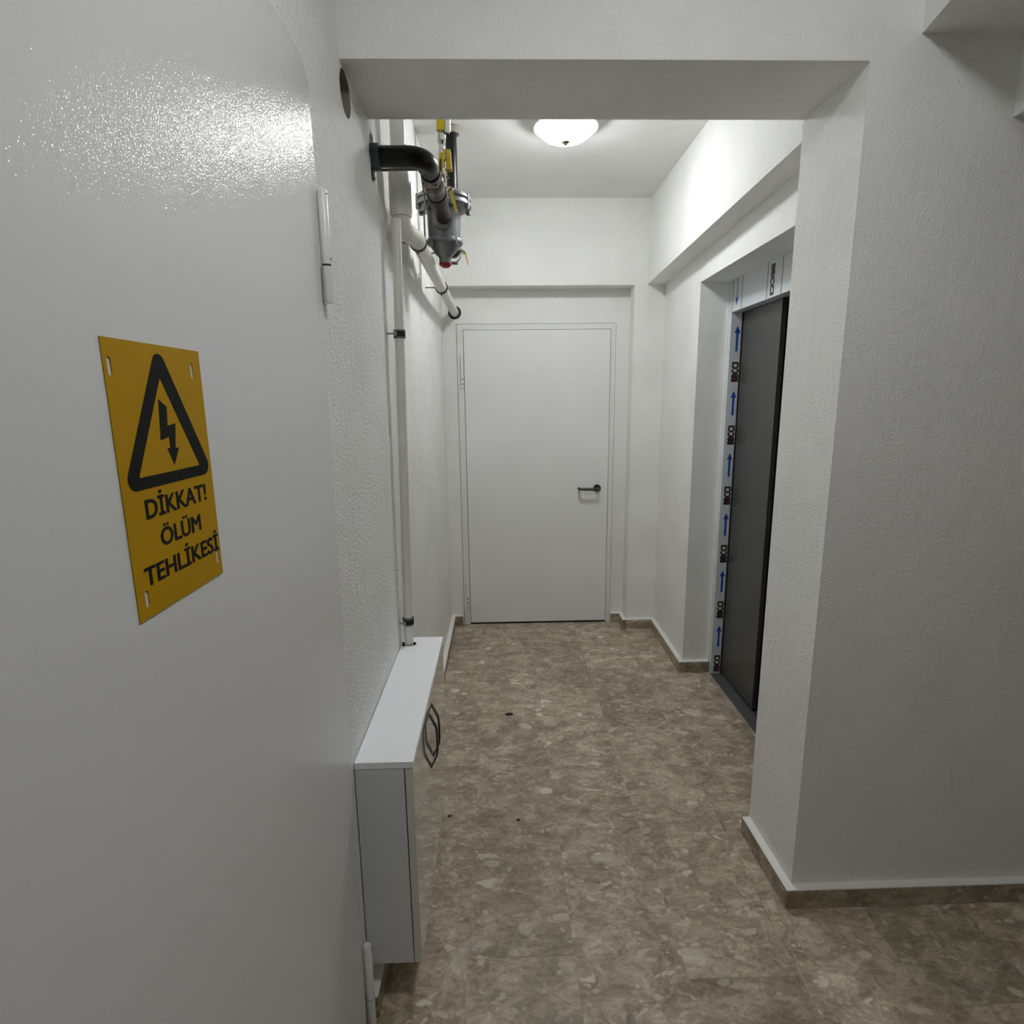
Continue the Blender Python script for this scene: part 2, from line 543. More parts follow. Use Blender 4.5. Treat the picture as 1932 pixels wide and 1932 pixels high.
obj('broken_mortar', slab([(GP_Y - 0.1, GP_Z - 0.1), (GP_Y + 0.1, GP_Z - 0.1), (GP_Y + 0.1, GP_Z + 0.1), (GP_Y - 0.1, GP_Z + 0.1)], [],
                          lambda u, v, d: (d, u, v), XL - 0.022, XL - 0.15), M_MORTAR, wl)
# duct sleeve in the round hole
bm = bmesh.new()
lathe([(HOLE_R - 0.001, 0.0), (HOLE_R - 0.001, -0.155), (0, -0.155), (HOLE_R - 0.004, -0.15), (HOLE_R - 0.004, -0.001)], 'x',
      (XL, HOLE_Y, HOLE_Z), 40, bm)
for f in [f for f in bm.faces if len(f.verts) > 4]: bm.faces.remove(f)
obj('duct_sleeve', bm, M_DUCT, wl, smooth=True)

# ---- lobby shell behind and beside the camera
tag(obj('wall_back', box(XL - 0.1, LOBX + 0.1, LOBY - 0.12, LOBY, -0.05, ZC), M_WALL), 'plain white wall behind the viewer', 'wall', kind=S)
tag(obj('wall_lobby_right', box(LOBX, LOBX + 0.12, LOBY, YQ, -0.05, ZC), M_WALL), 'plain white lobby wall out to the right', 'wall', kind=S)

# ---- stub wall and lintel
tag(obj('wall_front', hexa([(XP0, YP, -0.05), (LOBX, YP, -0.05), (LOBX, YQ, -0.05), (XP1, YQ, -0.05),
                            (XP0, YP, ZC), (LOBX, YP, ZC), (LOBX, YQ, ZC), (XP1, YQ, ZC)]), M_WALL, bevel=0.004, bseg=2),
    'white plastered stub wall at the right of the passage opening', 'wall', kind=S)
tag(obj('wall_lintel', hexa([(XL, YP, ZL), (XP0, YP, ZL), (XP1, YQ, ZL), (XL, YQ, ZL),
                             (XL, YP, ZC), (XP0, YP, ZC), (XP1, YQ, ZC), (XL, YQ, ZC)]), M_WALL),
    'white lintel beam across the passage opening', 'wall', kind=S)

# ---- beams under the lobby ceiling, top right of the picture
tag(obj('trim_1', hexa([(0.905, 0.98, 2.3926), (LOBX, 0.98, 2.3926), (LOBX, YP, 2.3926), (1.0037, YP, 2.3926),
                        (0.905, 0.98, ZC), (LOBX, 0.98, ZC), (LOBX, YP, ZC), (1.0037, YP, ZC)]), M_WALL),
    'white ceiling beam in shade at the upper right of the lobby', 'beam', kind=S)
tag(obj('trim_2', box(1.2492, LOBX, 1.30, YP, 2.2166, 2.3926), M_WALL), 'lower white ledge under the lobby ceiling beam', 'beam', kind=S)

# ---- right wall of the corridor with the lift recess
def xr(y): return XR + 0.0101 * (y - 3.057)
YR0 = 1.95                       # near jamb of the recess, out of sight
XD = 1.62
bm = bmesh.new()
hexa([(xr(YJ), YJ, -0.05), (XD, YJ, -0.05), (XD, YE + 0.2, -0.05), (xr(YE2), YE + 0.2, -0.05),
      (xr(YJ), YJ, ZC), (XD, YJ, ZC), (XD, YE + 0.2, ZC), (xr(YE2), YE + 0.2, ZC)], bm)
hexa([(xr(YQ), YQ, -0.05), (XD, YQ, -0.05), (XD, YR0, -0.05), (xr(YR0), YR0, -0.05),
      (xr(YQ), YQ, ZC), (XD, YQ, ZC), (XD, YR0, ZC), (xr(YR0), YR0, ZC)], bm)
hexa([(xr(YR0), YR0, ZR), (XD, YR0, ZR), (XD, YJ, ZR), (xr(YJ), YJ, ZR),
      (xr(YR0), YR0, ZC), (XD, YR0, ZC), (XD, YJ, ZC), (xr(YJ), YJ, ZC)], bm)
box(XD - 0.08, XD, YR0, YJ, -0.05, ZR, bm)
tag(obj('wall_right', bm, M_WALL), 'white plastered wall on the right with the lift recess', 'wall', kind=S)
zb = lambda y: 2.2741 - 0.0351 * (y - 3.057)
tag(obj('trim_3', hexa([(XB, YQ, zb(YQ)), (xr(YQ), YQ, zb(YQ)), (xr(YE2), YE2, zb(YE2)), (XB, YE2, zb(YE2)),
                        (XB, YQ, ZC), (xr(YQ), YQ, ZC), (xr(YE2), YE2, ZC), (XB, YE2, ZC)]), M_WALL),
    'long white beam running above the lift along the right wall', 'beam', kind=S)

# ---- end wall: pier, beam over the niche, niche back with a doorway
FX0, FX1, FZ = -0.2706, 0.7565, 2.034
bm = bmesh.new()
box(XN, xr(YE2), YE2, YE + 0.2, -0.05, ZC, bm)
box(XL, XN, YE2, YE + 0.2, ZN, ZC, bm)
tag(obj('wall_end', bm, M_WALL), 'white end wall with a pier and a beam over the door niche', 'wall', kind=S)
ph_x, ph_z = -0.280, 2.107
tag(obj('wall_niche', slab([(XL, -0.05), (FX0 - 0.003, -0.05), (FX0 - 0.003, FZ + 0.003), (FX1 + 0.003, FZ + 0.003), (FX1 + 0.003, -0.05), (XN, -0.05), (XN, ZN), (XL, ZN)],
                           [circ(ph_x, ph_z, 0.042, 28)], lambda u, v, d: (u, d, v), YE, YE + 0.12), M_WALL),
    'white niche wall around the end door', 'wall', kind=S)
tag(obj('wall_beyond', box(XL, XN, YE + 0.2, YE + 0.26, -0.05, ZN), M_BLACK), 'dark space behind the end door', 'wall', kind=S)

# ---- marble skirting, each piece with its painted top edge
def skirting(name, label, pts):
    bm = hexa([(p[0], p[1], 0.0) for p in pts] + [(p[0], p[1], SH) for p in pts])
    o = obj(name, bm, M_SKIRT, bevel=0.001, bseg=1)
    tag(o, label, 'skirting', kind=S)
    bm = hexa([(p[0], p[1], SH) for p in pts] + [(p[0], p[1], SH + 0.004) for p in pts])
    obj('top_edge', bm, M_EDGE, o)
    return o
t = ST
skirting('baseboard_left', 'marble skirting along the left wall', [(XL, 1.2, 0), (XL + t, 1.2, 0), (XL + t, YE, 0), (XL, YE, 0)])
skirting('baseboard_niche_left', 'short marble skirting left of the end door', [(XL + t, YE - t, 0), (FX0 - 0.012, YE - t, 0), (FX0 - 0.012, YE, 0), (XL + t, YE, 0)])
skirting('baseboard_niche_right', 'short marble skirting right of the end door', [(FX1 + 0.008, YE - t, 0), (XN - t, YE - t, 0), (XN - t, YE, 0), (FX1 + 0.008, YE, 0)])
skirting('baseboard_niche_return', 'marble skirting on the side of the door niche', [(XN - t, YE2 - t, 0), (XN, YE2 - t, 0), (XN, YE, 0), (XN - t, YE, 0)])
skirting('baseboard_pier', 'marble skirting on the end pier', [(XN, YE2 - t, 0), (xr(YE2) - t, YE2 - t, 0), (xr(YE2) - t, YE2, 0), (XN, YE2, 0)])
skirting('baseboard_right', 'marble skirting along the right wall beyond the lift', [(xr(YJ) - t, YJ - t, 0), (xr(YJ), YJ - t, 0), (xr(YE2), YE2, 0), (xr(YE2) - t, YE2, 0)])
skirting('baseboard_jamb', 'marble skirting on the far jamb of the lift recess', [(xr(YJ), YJ - t, 0), (XF - 0.004, YJ - t, 0), (XF - 0.004, YJ, 0), (xr(YJ), YJ, 0)])
skirting('baseboard_stub', 'marble skirting inside the passage opening', [(XP0 - t, YP - t, 0), (XP0, YP - t, 0), (XP1, YQ, 0), (XP1 - t, YQ, 0)])
skirting('baseboard_front', 'marble skirting along the front of the stub wall', [(XP0, YP - t, 0), (LOBX, YP - t, 0), (LOBX, YP, 0), (XP0, YP, 0)])

# ================================================================ DOORS
# ---- door_1: steel door in the left wall
d1 = empty('door_1', (XL, 0.7, 0), 'large white painted steel door in the left wall bearing the yellow sign', 'door', kind=S)
corner = [(door_edge(DZ) - cr_ + cr_ * math.sin(a), DZ - cr_ + cr_ * math.cos(a)) for a in [PI / 2 * k / 6 for k in range(7)]]
leaf = slab([(DY0, 0.008), (DY0, DZ)] + corner + [(door_edge(0.008), 0.008)], [], lambda u, v, d: (d, u, v), XL - 0.04, XL + 0.005)
obj('leaf', leaf, M_LEAF, d1, bevel=0.002, bseg=2)
LX = XL + 0.005
def big_hinge(z0, zs, z1, yc, top=True):
    xc = LX + 0.009
    h = obj('hinge', lathe([(0, z0), (0.0095, z0), (0.0105, z0 + 0.003), (0.0105, zs - 0.002), (0.0105, zs - 0.002), (0.0, zs - 0.002)], 'z', (xc, yc, 0), 20), M_HINGE, d1, smooth=True)
    obj('knuckle', lathe([(0, zs + 0.002), (0.0105, zs + 0.002), (0.0105, z1 - 0.004), (0.008, z1), (0, z1)], 'z', (xc, yc, 0), 20), M_HINGE, h, smooth=True)
    obj('washer', lathe([(0, zs - 0.002), (0.0085, zs - 0.002), (0.0085, zs + 0.002), (0, zs + 0.002)], 'z', (xc, yc, 0), 20), M_SCREW, h)
    obj('hinge_plate', box(XL - 0.002, XL + 0.004, yc + 0.004, yc + 0.026, z0, zs - 0.002), M_HINGE, h, bevel=0.001)
    for zz in (z0 + (zs - z0) * 0.35, z0 + (zs - z0) * 0.8):
        obj('screw', lathe([(0, -0.0005), (0.004, 0.0), (0.003, 0.0022), (0, 0.0022)], 'x', (XL + 0.004, yc + 0.017, zz), 12), M_SCREW, h)
    for zz in (zs + 0.012, z1 - 0.010):
        obj('screw', lathe([(0, -0.001), (0.0035, 0.0), (0, 0.0012)], 'x', (xc + 0.0098, yc - 0.001, zz), 12), M_SCREW, h)
    return h
big_hinge(1.757, 1.829, 1.972, 1.236)
big_hinge(0.004, 0.095, 0.253, 1.176)

# ---- yellow danger sign on the steel door
SX = LX + 0.0002
SY0, SY1, SZ0, SZ1 = 0.5345, 0.7035, 1.3485, 1.6190
def slot(cy, cz, w=0.0056, h=0.0175):
    out = []
    for k in range(9):
        a = PI * k / 8
        out.append((cy + w / 2 * math.cos(a), cz + h / 2 - w / 2 + w / 2 * math.sin(a)))
    for k in range(9):
        a = PI + PI * k / 8
        out.append((cy + w / 2 * math.cos(a), cz - h / 2 + w / 2 + w / 2 * math.sin(a)))
    return out
sg = empty('warning_sign', (SX, 0.619, SZ0), 'yellow plastic high voltage warning sign with black triangle and lettering', 'sign')
obj('plate', slab([(SY0, SZ0), (SY1, SZ0), (SY1, SZ1), (SY0, SZ1)],
                  [slot(0.5425, 1.5933), slot(0.6842, 1.5955), slot(0.5498, 1.3685), slot(0.6943, 1.3720)],
                  lambda u, v, d: (d, u, v), SX, SX + 0.0009), M_YSIGN, sg)
PX0, PX1 = SX + 0.0009, SX + 0.0012
def rounded(pts, r, n=6):
    out = []
    m = len(pts)
    for i in range(m):
        a, b_, c = Vector(pts[i - 1]), Vector(pts[i]), Vector(pts[(i + 1) % m])
        d1_ = (a - b_).normalized(); d2_ = (c - b_).normalized()
        ang = d1_.angle(d2_)
        tt = r / math.tan(ang / 2)
        ctr = b_ + (d1_ + d2_).normalized() * (r / math.sin(ang / 2))
        s0 = b_ + d1_ * tt - ctr; s1 = b_ + d2_ * tt - ctr
        a0 = math.atan2(s0.y, s0.x); a1 = math.atan2(s1.y, s1.x)
        da = a1 - a0
        while da > PI: da -= 2 * PI
        while da < -PI: da += 2 * PI
        for k in range(n + 1):
            aa = a0 + da * k / n
            out.append((ctr.x + math.cos(aa) * r, ctr.y + math.sin(aa) * r))
    return out
tri_o = rounded([(0.537, 1.4760), (0.7055, 1.4760), (0.6195, 1.6215)], 0.0115)
tri_i = rounded([(0.5625, 1.4880), (0.6775, 1.4880), (0.6185, 1.5860)], 0.0012, 3)
obj('triangle', slab(tri_o, [tri_i], lambda u, v, d: (d, u, v), PX0, PX1), M_PRINT, sg)
obj('lightning_bolt', slab([(0.6110, 1.5640), (0.6243, 1.5560), (0.6218, 1.5362), (0.6372, 1.5382), (0.6318, 1.5122), (0.6382, 1.5118),
                            (0.6262, 1.4940), (0.6165, 1.5128), (0.6222, 1.5126), (0.6222, 1.5246), (0.6065, 1.5218)], [],
                           lambda u, v, d: (d, u, v), PX0, PX1), M_PRINT, sg)

def text_mesh(body, to3, width=None, height=None, bold=0.02, extr=0.0005, font_h=0.729):
    """flat lettering: to3(u, v, d) maps text space to the place; sized by cap height and total width"""
    cu = bpy.data.curves.new('lettering', 'FONT')
    cu.body = body
    cu.size = 1.0
    cu.offset = 0.0
    cu.resolution_u = 4
    cu.align_x = 'LEFT'
    ob = bpy.data.objects.new('lettering_tmp', cu)
    COL.objects.link(ob)
    dg = bpy.context.evaluated_depsgraph_get()
    me = bpy.data.meshes.new_from_object(ob.evaluated_get(dg))
    bpy.data.objects.remove(ob)
    xs = [v.co.x for v in me.vertices]
    x0, x1 = min(xs), max(xs)
    sx = width / (x1 - x0)
    sy = height / font_h
    src = bmesh.new()
    src.from_mesh(me)
    bpy.data.meshes.remove(me)
    bmesh.ops.triangulate(src, faces=src.faces[:])
    r = bmesh.ops.extrude_face_region(src, geom=src.faces[:])
    ts = set(g for g in r['geom'] if isinstance(g, bmesh.types.BMVert))
    src.verts.index_update()
    co = [(v.co.x - x0, v.co.y, v in ts) for v in src.verts]
    fs = [[v.index for v in f.verts] for f in src.faces]
    src.free()
    bm = bmesh.new()
    shifts = [(-bold, 0), (bold, 0), (0, bold * 0.6), (0, -bold * 0.6)]   # heavy strokes
    for k, (du, dv) in enumerate(shifts):
        vs = [bm.verts.new(to3((u + du) * sx, (v + dv) * sy, extr * (1 + 0.02 * k) if top else 0.0)) for u, v, top in co]
        for f in fs:
            bm.faces.new([vs[i] for i in f])
    return bm
def on_sign(y0, z0):
    return lambda u, v, d: (PX0 + d, y0 + u, z0 + v)
for body, y0, y1, z0, ch in (('D\u0130KKAT!', 0.5665, 0.6835, 1.4462, 0.0200), ('\u00d6L\u00dcM', 0.5855, 0.6640, 1.4138, 0.0192),
                             ('TEHL\u0130KES\u0130', 0.5510, 0.6990, 1.3806, 0.0195)):
    obj('lettering', text_mesh(body, on_sign(y0, z0), y1 - y0, ch, 0.026, 0.0004), M_PRINT, sg)

# ---- door_3: white door at the end of the corridor
d3 = empty('door_3', (0.25, YE, 0), 'plain white door with lever handle at the far end of the corridor', 'door', kind=S)
fy = YE - 0.006
LX0, LX1, LZ = -0.2265, 0.7230, 1.9973
obj('frame_post', box(FX0, LX0 - 0.0035, fy, YE + 0.08, 0.0, FZ), M_FRAMEW, d3, bevel=0.0015)
obj('frame_post', box(LX1 + 0.0035, FX1, fy, YE + 0.08, 0.0, FZ), M_FRAMEW, d3, bevel=0.0015)
obj('frame_head', box(LX0 - 0.0035, LX1 + 0.0035, fy, YE + 0.08, LZ + 0.003, FZ), M_FRAMEW, d3, bevel=0.0015)
obj('leaf', box(LX0, LX1, fy - 0.004, YE + 0.036, 0.014, LZ), M_DOORW, d3, bevel=0.002)
obj('leaf_gap_shade', box(LX0, LX1, fy + 0.003, YE + 0.05, 0.0, 0.013), M_BLACK, d3)  # black box added so the gap under the leaf stays dark
for z0, z1 in ((1.640, 1.850), (0.145, 0.312)):
    xc, yc = LX0 - 0.016, fy - 0.009
    zs = z0 + 0.36 * (z1 - z0)
    h = obj('hinge', lathe([(0, z0), (0.009, z0), (0.009, zs - 0.001), (0, zs - 0.001)], 'z', (xc, yc, 0), 16), M_HINGE, d3, smooth=True)
    obj('knuckle', lathe([(0, zs + 0.001), (0.009, zs + 0.001), (0.009, z1 - 0.003), (0.006, z1), (0, z1)], 'z', (xc, yc, 0), 16), M_HINGE, h, smooth=True)
    for zz in (z0 + 0.02, z0 + 0.05):
        obj('screw', lathe([(0, 0.0), (0.0045, 0.0), (0.0045, 0.0012), (0, 0.0012)], 'y', (xc + 0.002, yc - 0.0098, zz), 10), M_SCREW, h)
hx, hz, hy = 0.6505, 0.9630, fy - 0.004
hd = obj('handle', lathe([(0, 0.0), (0.0255, 0.0), (0.0255, -0.006), (0.022, -0.010), (0, -0.010)], 'y', (hx, hy, hz), 32), M_DSTEEL, d3, smooth=True)
obj('lever', tube(bend([(hx, hy - 0.006, hz), (hx, hy - 0.058, hz), (hx - 0.126, hy - 0.058, hz + 0.002), (hx - 0.126, hy - 0.016, hz + 0.002)], 0.022, 8), 0.0098, 16), M_DSTEEL, hd, smooth=True)

# ---- door_2: lift entrance with film-covered frame
d2 = empty('door_2', (XF, 2.5, 0), 'dark grey sliding lift door in a film-covered steel frame', 'lift door', kind=S)
XI = 1.239                        # depth of the frame reveal
HZ = 1.982
post = obj('frame_post', box(XF, XI, 3.003, YJ - 0.001, 0.0, ZR), M_FILM, d2, bevel=0.0012)
post2 = obj('frame_post', box(XF, XI, YR0 + 0.001, 2.0, 0.0, ZR), M_FILM, d2, bevel=0.0012)
head = obj('frame_head', box(XF, XI, 2.0, 3.003, HZ, ZR), M_FILM, d2, bevel=0.0012)
obj('caulk', box(XF - 0.004, XF + 0.004, YJ - 0.008, YJ - 0.0005, 0.0, ZR), M_EDGE, post)
for yy in (2.998, 2.8905, 2.6226, 2.4881):
    obj('printed_line', box(XF - 0.0006, XF, yy - 0.0025, yy + 0.0025, HZ + 0.001, ZR), M_FILMLN, head)
def arrow(to3, length, headw, headl, shaft):
    pts = [(-shaft / 2, 0), (shaft / 2, 0), (shaft / 2, length - headl), (headw / 2, length - headl), (0, length), (-headw / 2, length - headl), (-shaft / 2, length - headl)]
    return slab(pts, [], to3, 0.0, 0.0006)
# arrow on the head points down: v runs along -z, u along -y
obj('printed_arrow', arrow(lambda u, v, d: (XF - d, 2.948 - u, 2.137 - v), 0.128, 0.034, 0.034, 0.006), M_BLUE, head)
obj('printed_lettering', text_mesh('BBCCI', lambda u, v, d: (XF - d, 2.590 - v, 2.117 - u), 0.122, 0.034, 0.085), M_FTXT, head)
# the far post repeats arrow and lettering up its reveal
for k in range(6):
    dz = 0.3245 * k
    z0 = 1.790 - dz
    if z0 > 0.02:
        obj('printed_arrow', arrow(lambda u, v, d: (1.2195 + u, 3.003 - d, z0 + v), 0.126, 0.030, 0.034, 0.011), M_BLUE, post)
    z0 = 1.640 - dz
    if z0 > 0.0:
        obj('printed_lettering', text_mesh('BBCCI', lambda u, v, d: (1.2345 - v, 3.003 - d, z0 + u), 0.094, 0.034, 0.085), M_FTXT, post)
obj('sliding_panel', box(XI + 0.005, XI + 0.027, 2.592, 2.994, 0.016, HZ + 0.004), M_LIFT, d2, bevel=0.0015)
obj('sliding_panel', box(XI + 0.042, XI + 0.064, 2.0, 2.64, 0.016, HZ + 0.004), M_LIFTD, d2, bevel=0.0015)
obj('reveal_gap', box(XI + 0.001, XI + 0.12, 2.9965, 3.05, 0.0, ZR), M_BLACK, d2)
bm = box(XF, XI + 0.10, YR0 + 0.005, 3.0, -0.004, 0.006)
sill = obj('sill', bm, M_SILL, d2, bevel=0.001)
for xx in (XI + 0.014, XI + 0.050):
    obj('track', box(xx - 0.004, xx + 0.004, YR0 + 0.01, 2.995, 0.006, 0.0068), M_BLACK, sill)

# ================================================================ THINGS
# ---- ceiling lamp
def lamp(x, y, r, h, strength, label):
    e = empty('ceiling_lamp', (x, y, ZC), label, 'lamp')
    dh = 0.040                                  # opaque metal drum, then the glass bowl below it
    obj('base_drum', lathe([(0, -0.0005), (r * 0.92, -0.0005), (r * 0.95, -0.012), (r * 0.97, -dh + 0.008), (r * 1.07, -dh + 0.004), (r * 1.08, -dh - 0.006), (r * 1.03, -dh - 0.007), (0, -dh - 0.002)], 'z', (x, y, ZC), 48), M_LAMPBASE, e, smooth=True)
    prof = [(r * 0.93, -dh - 0.0035)]
    n = 7
    for k in range(1, n + 1):
        a = PI / 2 * k / n
        prof.append((r * 0.935 * math.cos(a) ** 0.85 if k < n else 0.0, -dh - 0.0035 - (h - dh - 0.0035) * math.sin(a)))
    sh = obj('glass_bowl', lathe(prof, 'z', (x, y, ZC), 32), glow('lit_glass', strength), e, smooth=True)
    obj('finial', lathe([(0, -h + 0.004), (0.017, -h + 0.002), (0.018, -h - 0.003), (0.009, -h - 0.009), (0.007, -h - 0.014), (0, -h - 0.016)], 'z', (x, y, ZC), 24), M_FINIAL, e, smooth=True)
    return e
lamp(0.300, 2.700, 0.127, 0.098, LAMP_CORRIDOR, 'lit round glass bowl ceiling lamp in the corridor before the end door')
lamp(0.38, 0.52, 0.127, 0.098, LAMP_LOBBY, 'round glass dome ceiling lamp in the lobby on the near side of the lintel')

# ---- low wall cabinet on the left
CY0, CY1 = 1.2173, 1.9427
CZ0, CZ1 = 0.1472, 0.7200
CXF = -0.2200
DT = 0.0185
cb_ = empty('wall_cabinet', (-0.29, 1.58, CZ0), 'low narrow white wall cabinet with two glossy doors under the pipes', 'cabinet')
CB = XL + 0.003
ny0, ny1, nx = 1.868, 1.905, -0.306
notch = [(CB, ny1)] + [(nx - 0.018 + 0.018 * math.sin(a), ny0 + 0.0185 + 0.0185 * math.cos(a)) for a in [PI * k / 8 for k in range(9)]] + [(CB, ny0)]
topo = [(CB, CY0), (CXF + 0.002, CY0), (CXF + 0.002, CY1), (CB, CY1)] + notch
obj('top_board', slab(topo, [], lambda u, v, d: (u, v, d), CZ1 - 0.0165, CZ1), M_CABW, cb_)
nin = [(p[0], p[1]) for p in notch]
cxn, cyn = -0.33, (ny0 + ny1) / 2
nout = [(p[0] if abs(p[0] - CB) < 1e-6 else cxn + (p[0] - cxn) * 1.0 - (0.0012 if p[0] > cxn else 0), cyn + (p[1] - cyn) * 0.93) for p in nin]
obj('notch_shade', slab(nin + nout[::-1], [], lambda u, v, d: (u, v, d), CZ1 - 0.0165, CZ1 - 0.0006), M_BLACK, cb_)  # black strip stands in for the shade inside the notch
XS = CXF - DT - 0.003
obj('side_panel', box(CB, XS, CY0 + 0.001, CY0 + 0.017, CZ0, CZ1 - 0.018), M_CABS, cb_, bevel=0.0006, bseg=1)
obj('side_panel', box(CB, XS, CY1 - 0.017, CY1 - 0.001, CZ0, CZ1 - 0.018), M_CABS, cb_, bevel=0.0006, bseg=1)
obj('bottom_board', box(CB, XS, CY0 + 0.0175, CY1 - 0.0175, CZ0, CZ0 + 0.016), M_CABS, cb_)
obj('back_board', box(CB, CB + 0.004, CY0 + 0.0175, CY1 - 0.0175, CZ0 + 0.0165, CZ1 - 0.018), M_CABS, cb_)
SPL = 1.5565
for ya, yb, yh in ((CY0 + 0.001, SPL - 0.0015, 1.5285), (SPL + 0.0015, CY1 - 0.001, 1.5835)):
    dr = obj('cabinet_door', box(CXF - DT, CXF, ya, yb, CZ0 + 0.001, CZ1 - 0.0185), M_CABG, cb_, bevel=0.001)
    # bow handle: flat strip with splayed feet
    pr = [(0.0, 0.484), (0.021, 0.528), (0.0235, 0.545), (0.0235, 0.602), (0.021, 0.619), (0.0, 0.663)]
    bm = bmesh.new()
    tk, hw = 0.0058, 0.0058
    outl = [(CXF + p[0], p[1]) for p in pr]
    inn = [(CXF + max(p[0] - tk, 0.0), p[1] + (0.009 if i == 0 else -0.009 if i == 5 else 0)) for i, p in enumerate(pr)]
    slab(outl + inn[::-1], [], lambda u, v, d: (u, d, v), yh - hw, yh + hw, bm)
    obj('handle', bm, M_STEEL, dr, bevel=0.0008, bseg=1)

# ---- white drain pipes on the left wall
dp = empty('drain_pipe', (-0.31, 2.0, 0.6), 'white plastic drain pipe with elbow and thin downpipe on the left wall', 'pipe')
sx, sy = -0.3095, 2.0
rx, rz = ph_x, ph_z
obj('riser', tube([(sx, sy, 2.24), (sx, sy, ZC)], 0.0245, 24), M_PVC, dp, smooth=True)
obj('socket', lathe([(0.0245, 2.300), (0.0275, 2.296), (0.034, 2.272), (0.0355, 2.262), (0.0355, 2.150), (0.0325, 2.142), (0.026, 2.142)], 'z', (sx, sy, 0), 28), M_PVC, dp, smooth=True)
obj('elbow', tube(bend([(sx, sy, 2.15), (sx, sy, rz), (rx + 0.002, sy + 0.13, rz), (rx, sy + 0.17, rz)], 0.040, 8), 0.0285, 24), M_PVC, dp, smooth=True)
hr = obj('horizontal_run', tube([(rx, sy + 0.14, rz), (rx, YE + 0.05, rz)], 0.0262, 24), M_PVC, dp, smooth=True)
lp0, lp1 = Vector((-0.3205, 1.962, 2.125)), Vector((-0.3335, 1.886, 0.60))
lo = obj('downpipe', tube([lp0, lp1], 0.0158, 20), M_PVC, dp, smooth=True)
def clamp_y(y, par):
    c = obj('clamp', ring_band((rx, y, rz), 'y', 0.0264, 0.0312, 0.021, 28), M_RUBBER, par)
    obj('clamp_screw', tube([(rx - 0.028, y, rz), (XL - 0.005, y, rz)], 0.0035, 8), M_ZINC, c)
    obj('clamp_bolt', box(rx - 0.005, rx + 0.004, y - 0.006, y + 0.006, rz - 0.039, rz - 0.030), M_ZINC, c)
clamp_y(2.165, dp); clamp_y(2.99, dp)
def clamp_z(z, par):
    f = (lp0.z - z) / (lp0.z - lp1.z)
    p = lp0.lerp(lp1, f)
    c = obj('clamp', ring_band(p, 'z', 0.0158, 0.0192, 0.026, 24), M_RUBBER, par)
    for zz in (-0.0105, 0.0105):
        obj('clamp_rim', ring_band(p + Vector((0, 0, zz)), 'z', 0.0192, 0.0202, 0.003, 24), M_ZINC, c)
    obj('clamp_screw', tube([(p.x - 0.010, p.y - 0.017, z), (XL - 0.004, p.y - 0.024, z)], 0.0028, 8), M_ZINC, c)
    obj('clamp_bolt', box(p.x - 0.014, p.x - 0.004, p.y - 0.028, p.y - 0.018, z - 0.007, z + 0.007), M_ZINC, c)
    return c
clamp_z(1.772, dp); clamp_z(0.802, dp)
obj('pipe_hole_shade', ring_band((rx, YE + 0.012, rz), 'y', 0.0264, 0.0415, 0.020, 28), M_RUBBER, dp)  # black ring painted in for the dark hole around the pipe

# ---- gas line with pressure regulator
gx, gz = -0.2045, 2.252
gl = empty('gas_regulator_line', (gx, 2.3, 2.1), 'black gas pipe with grey pressure regulator and yellow valve levers', 'gas line')
obj('wall_collar', lathe([(0.0285, -0.03), (0.0335, -0.03), (0.0345, 0.016), (0.033, 0.022), (0.0285, 0.022)], 'x', (XL, GP_Y, GP_Z), 28), M_COLLAR, gl, smooth=True)
inlet = obj('inlet_pipe', tube(bend([(XL - 0.03, GP_Y, GP_Z), (gx, GP_Y, GP_Z), (gx, 1.955, gz)], 0.055, 12), 0.0285, 28), M_BPIPE, gl, smooth=True)
obj('weld_seam', ring_band((gx - 0.058, GP_Y, GP_Z), 'x', 0.0283, 0.0298, 0.005, 28), M_BPIPE, inlet)
obj('elbow_end', lathe([(0.0285, 1.935), (0.0315, 1.938), (0.0315, 1.960), (0.029, 1.964)], 'y', (gx, 0, gz), 28), M_BPIPE, inlet, smooth=True)
# ball valve and union on the inlet run
bv = obj('ball_valve', lathe([(0.024, 1.960), (0.027, 1.964), (0.027, 1.992), (0.030, 1.998), (0.034, 2.018), (0.034, 2.045), (0.030, 2.066), (0.031, 2.072), (0.031, 2.110), (0.026, 2.114)],
                             'y', (gx, 0, gz), 28), M_BRASS, gl, smooth=True)
obj('valve_nut', lathe([(0.029, 1.966), (0.033, 1.968), (0.033, 1.990), (0.029, 1.992)], 'y', (gx, 0, gz), 6), M_BRASS, bv)
obj('valve_stem', tube([(gx + 0.028, 2.05, gz + 0.018), (gx + 0.046, 2.05, gz + 0.030)], 0.008, 12), M_CHROME, bv, smooth=True)
obj('union', lathe([(0.026, 2.112), (0.034, 2.116), (0.036, 2.150), (0.036, 2.190), (0.033, 2.200), (0.029, 2.204), (0.029, 2.39)], 'y', (gx, 0, gz), 28), M_RUST, gl, smooth=True)
lev = obj('valve_lever', hexa([(gx + 0.036, 2.170, gz + 0.026), (gx + 0.050, 2.170, gz + 0.036), (gx + 0.058, 2.33, gz + 0.006), (gx + 0.050, 2.33, gz - 0.002),
                               (gx + 0.034, 2.170, gz + 0.029), (gx + 0.048, 2.170, gz + 0.039), (gx + 0.057, 2.33, gz + 0.009), (gx + 0.049, 2.33, gz + 0.001)]), M_YELLOW, gl, bevel=0.0008)
obj('lever_pin', tube([(gx + 0.024, 2.178, gz + 0.016), (gx + 0.047, 2.178, gz + 0.036)], 0.007, 12), M_CHROME, lev, smooth=True)
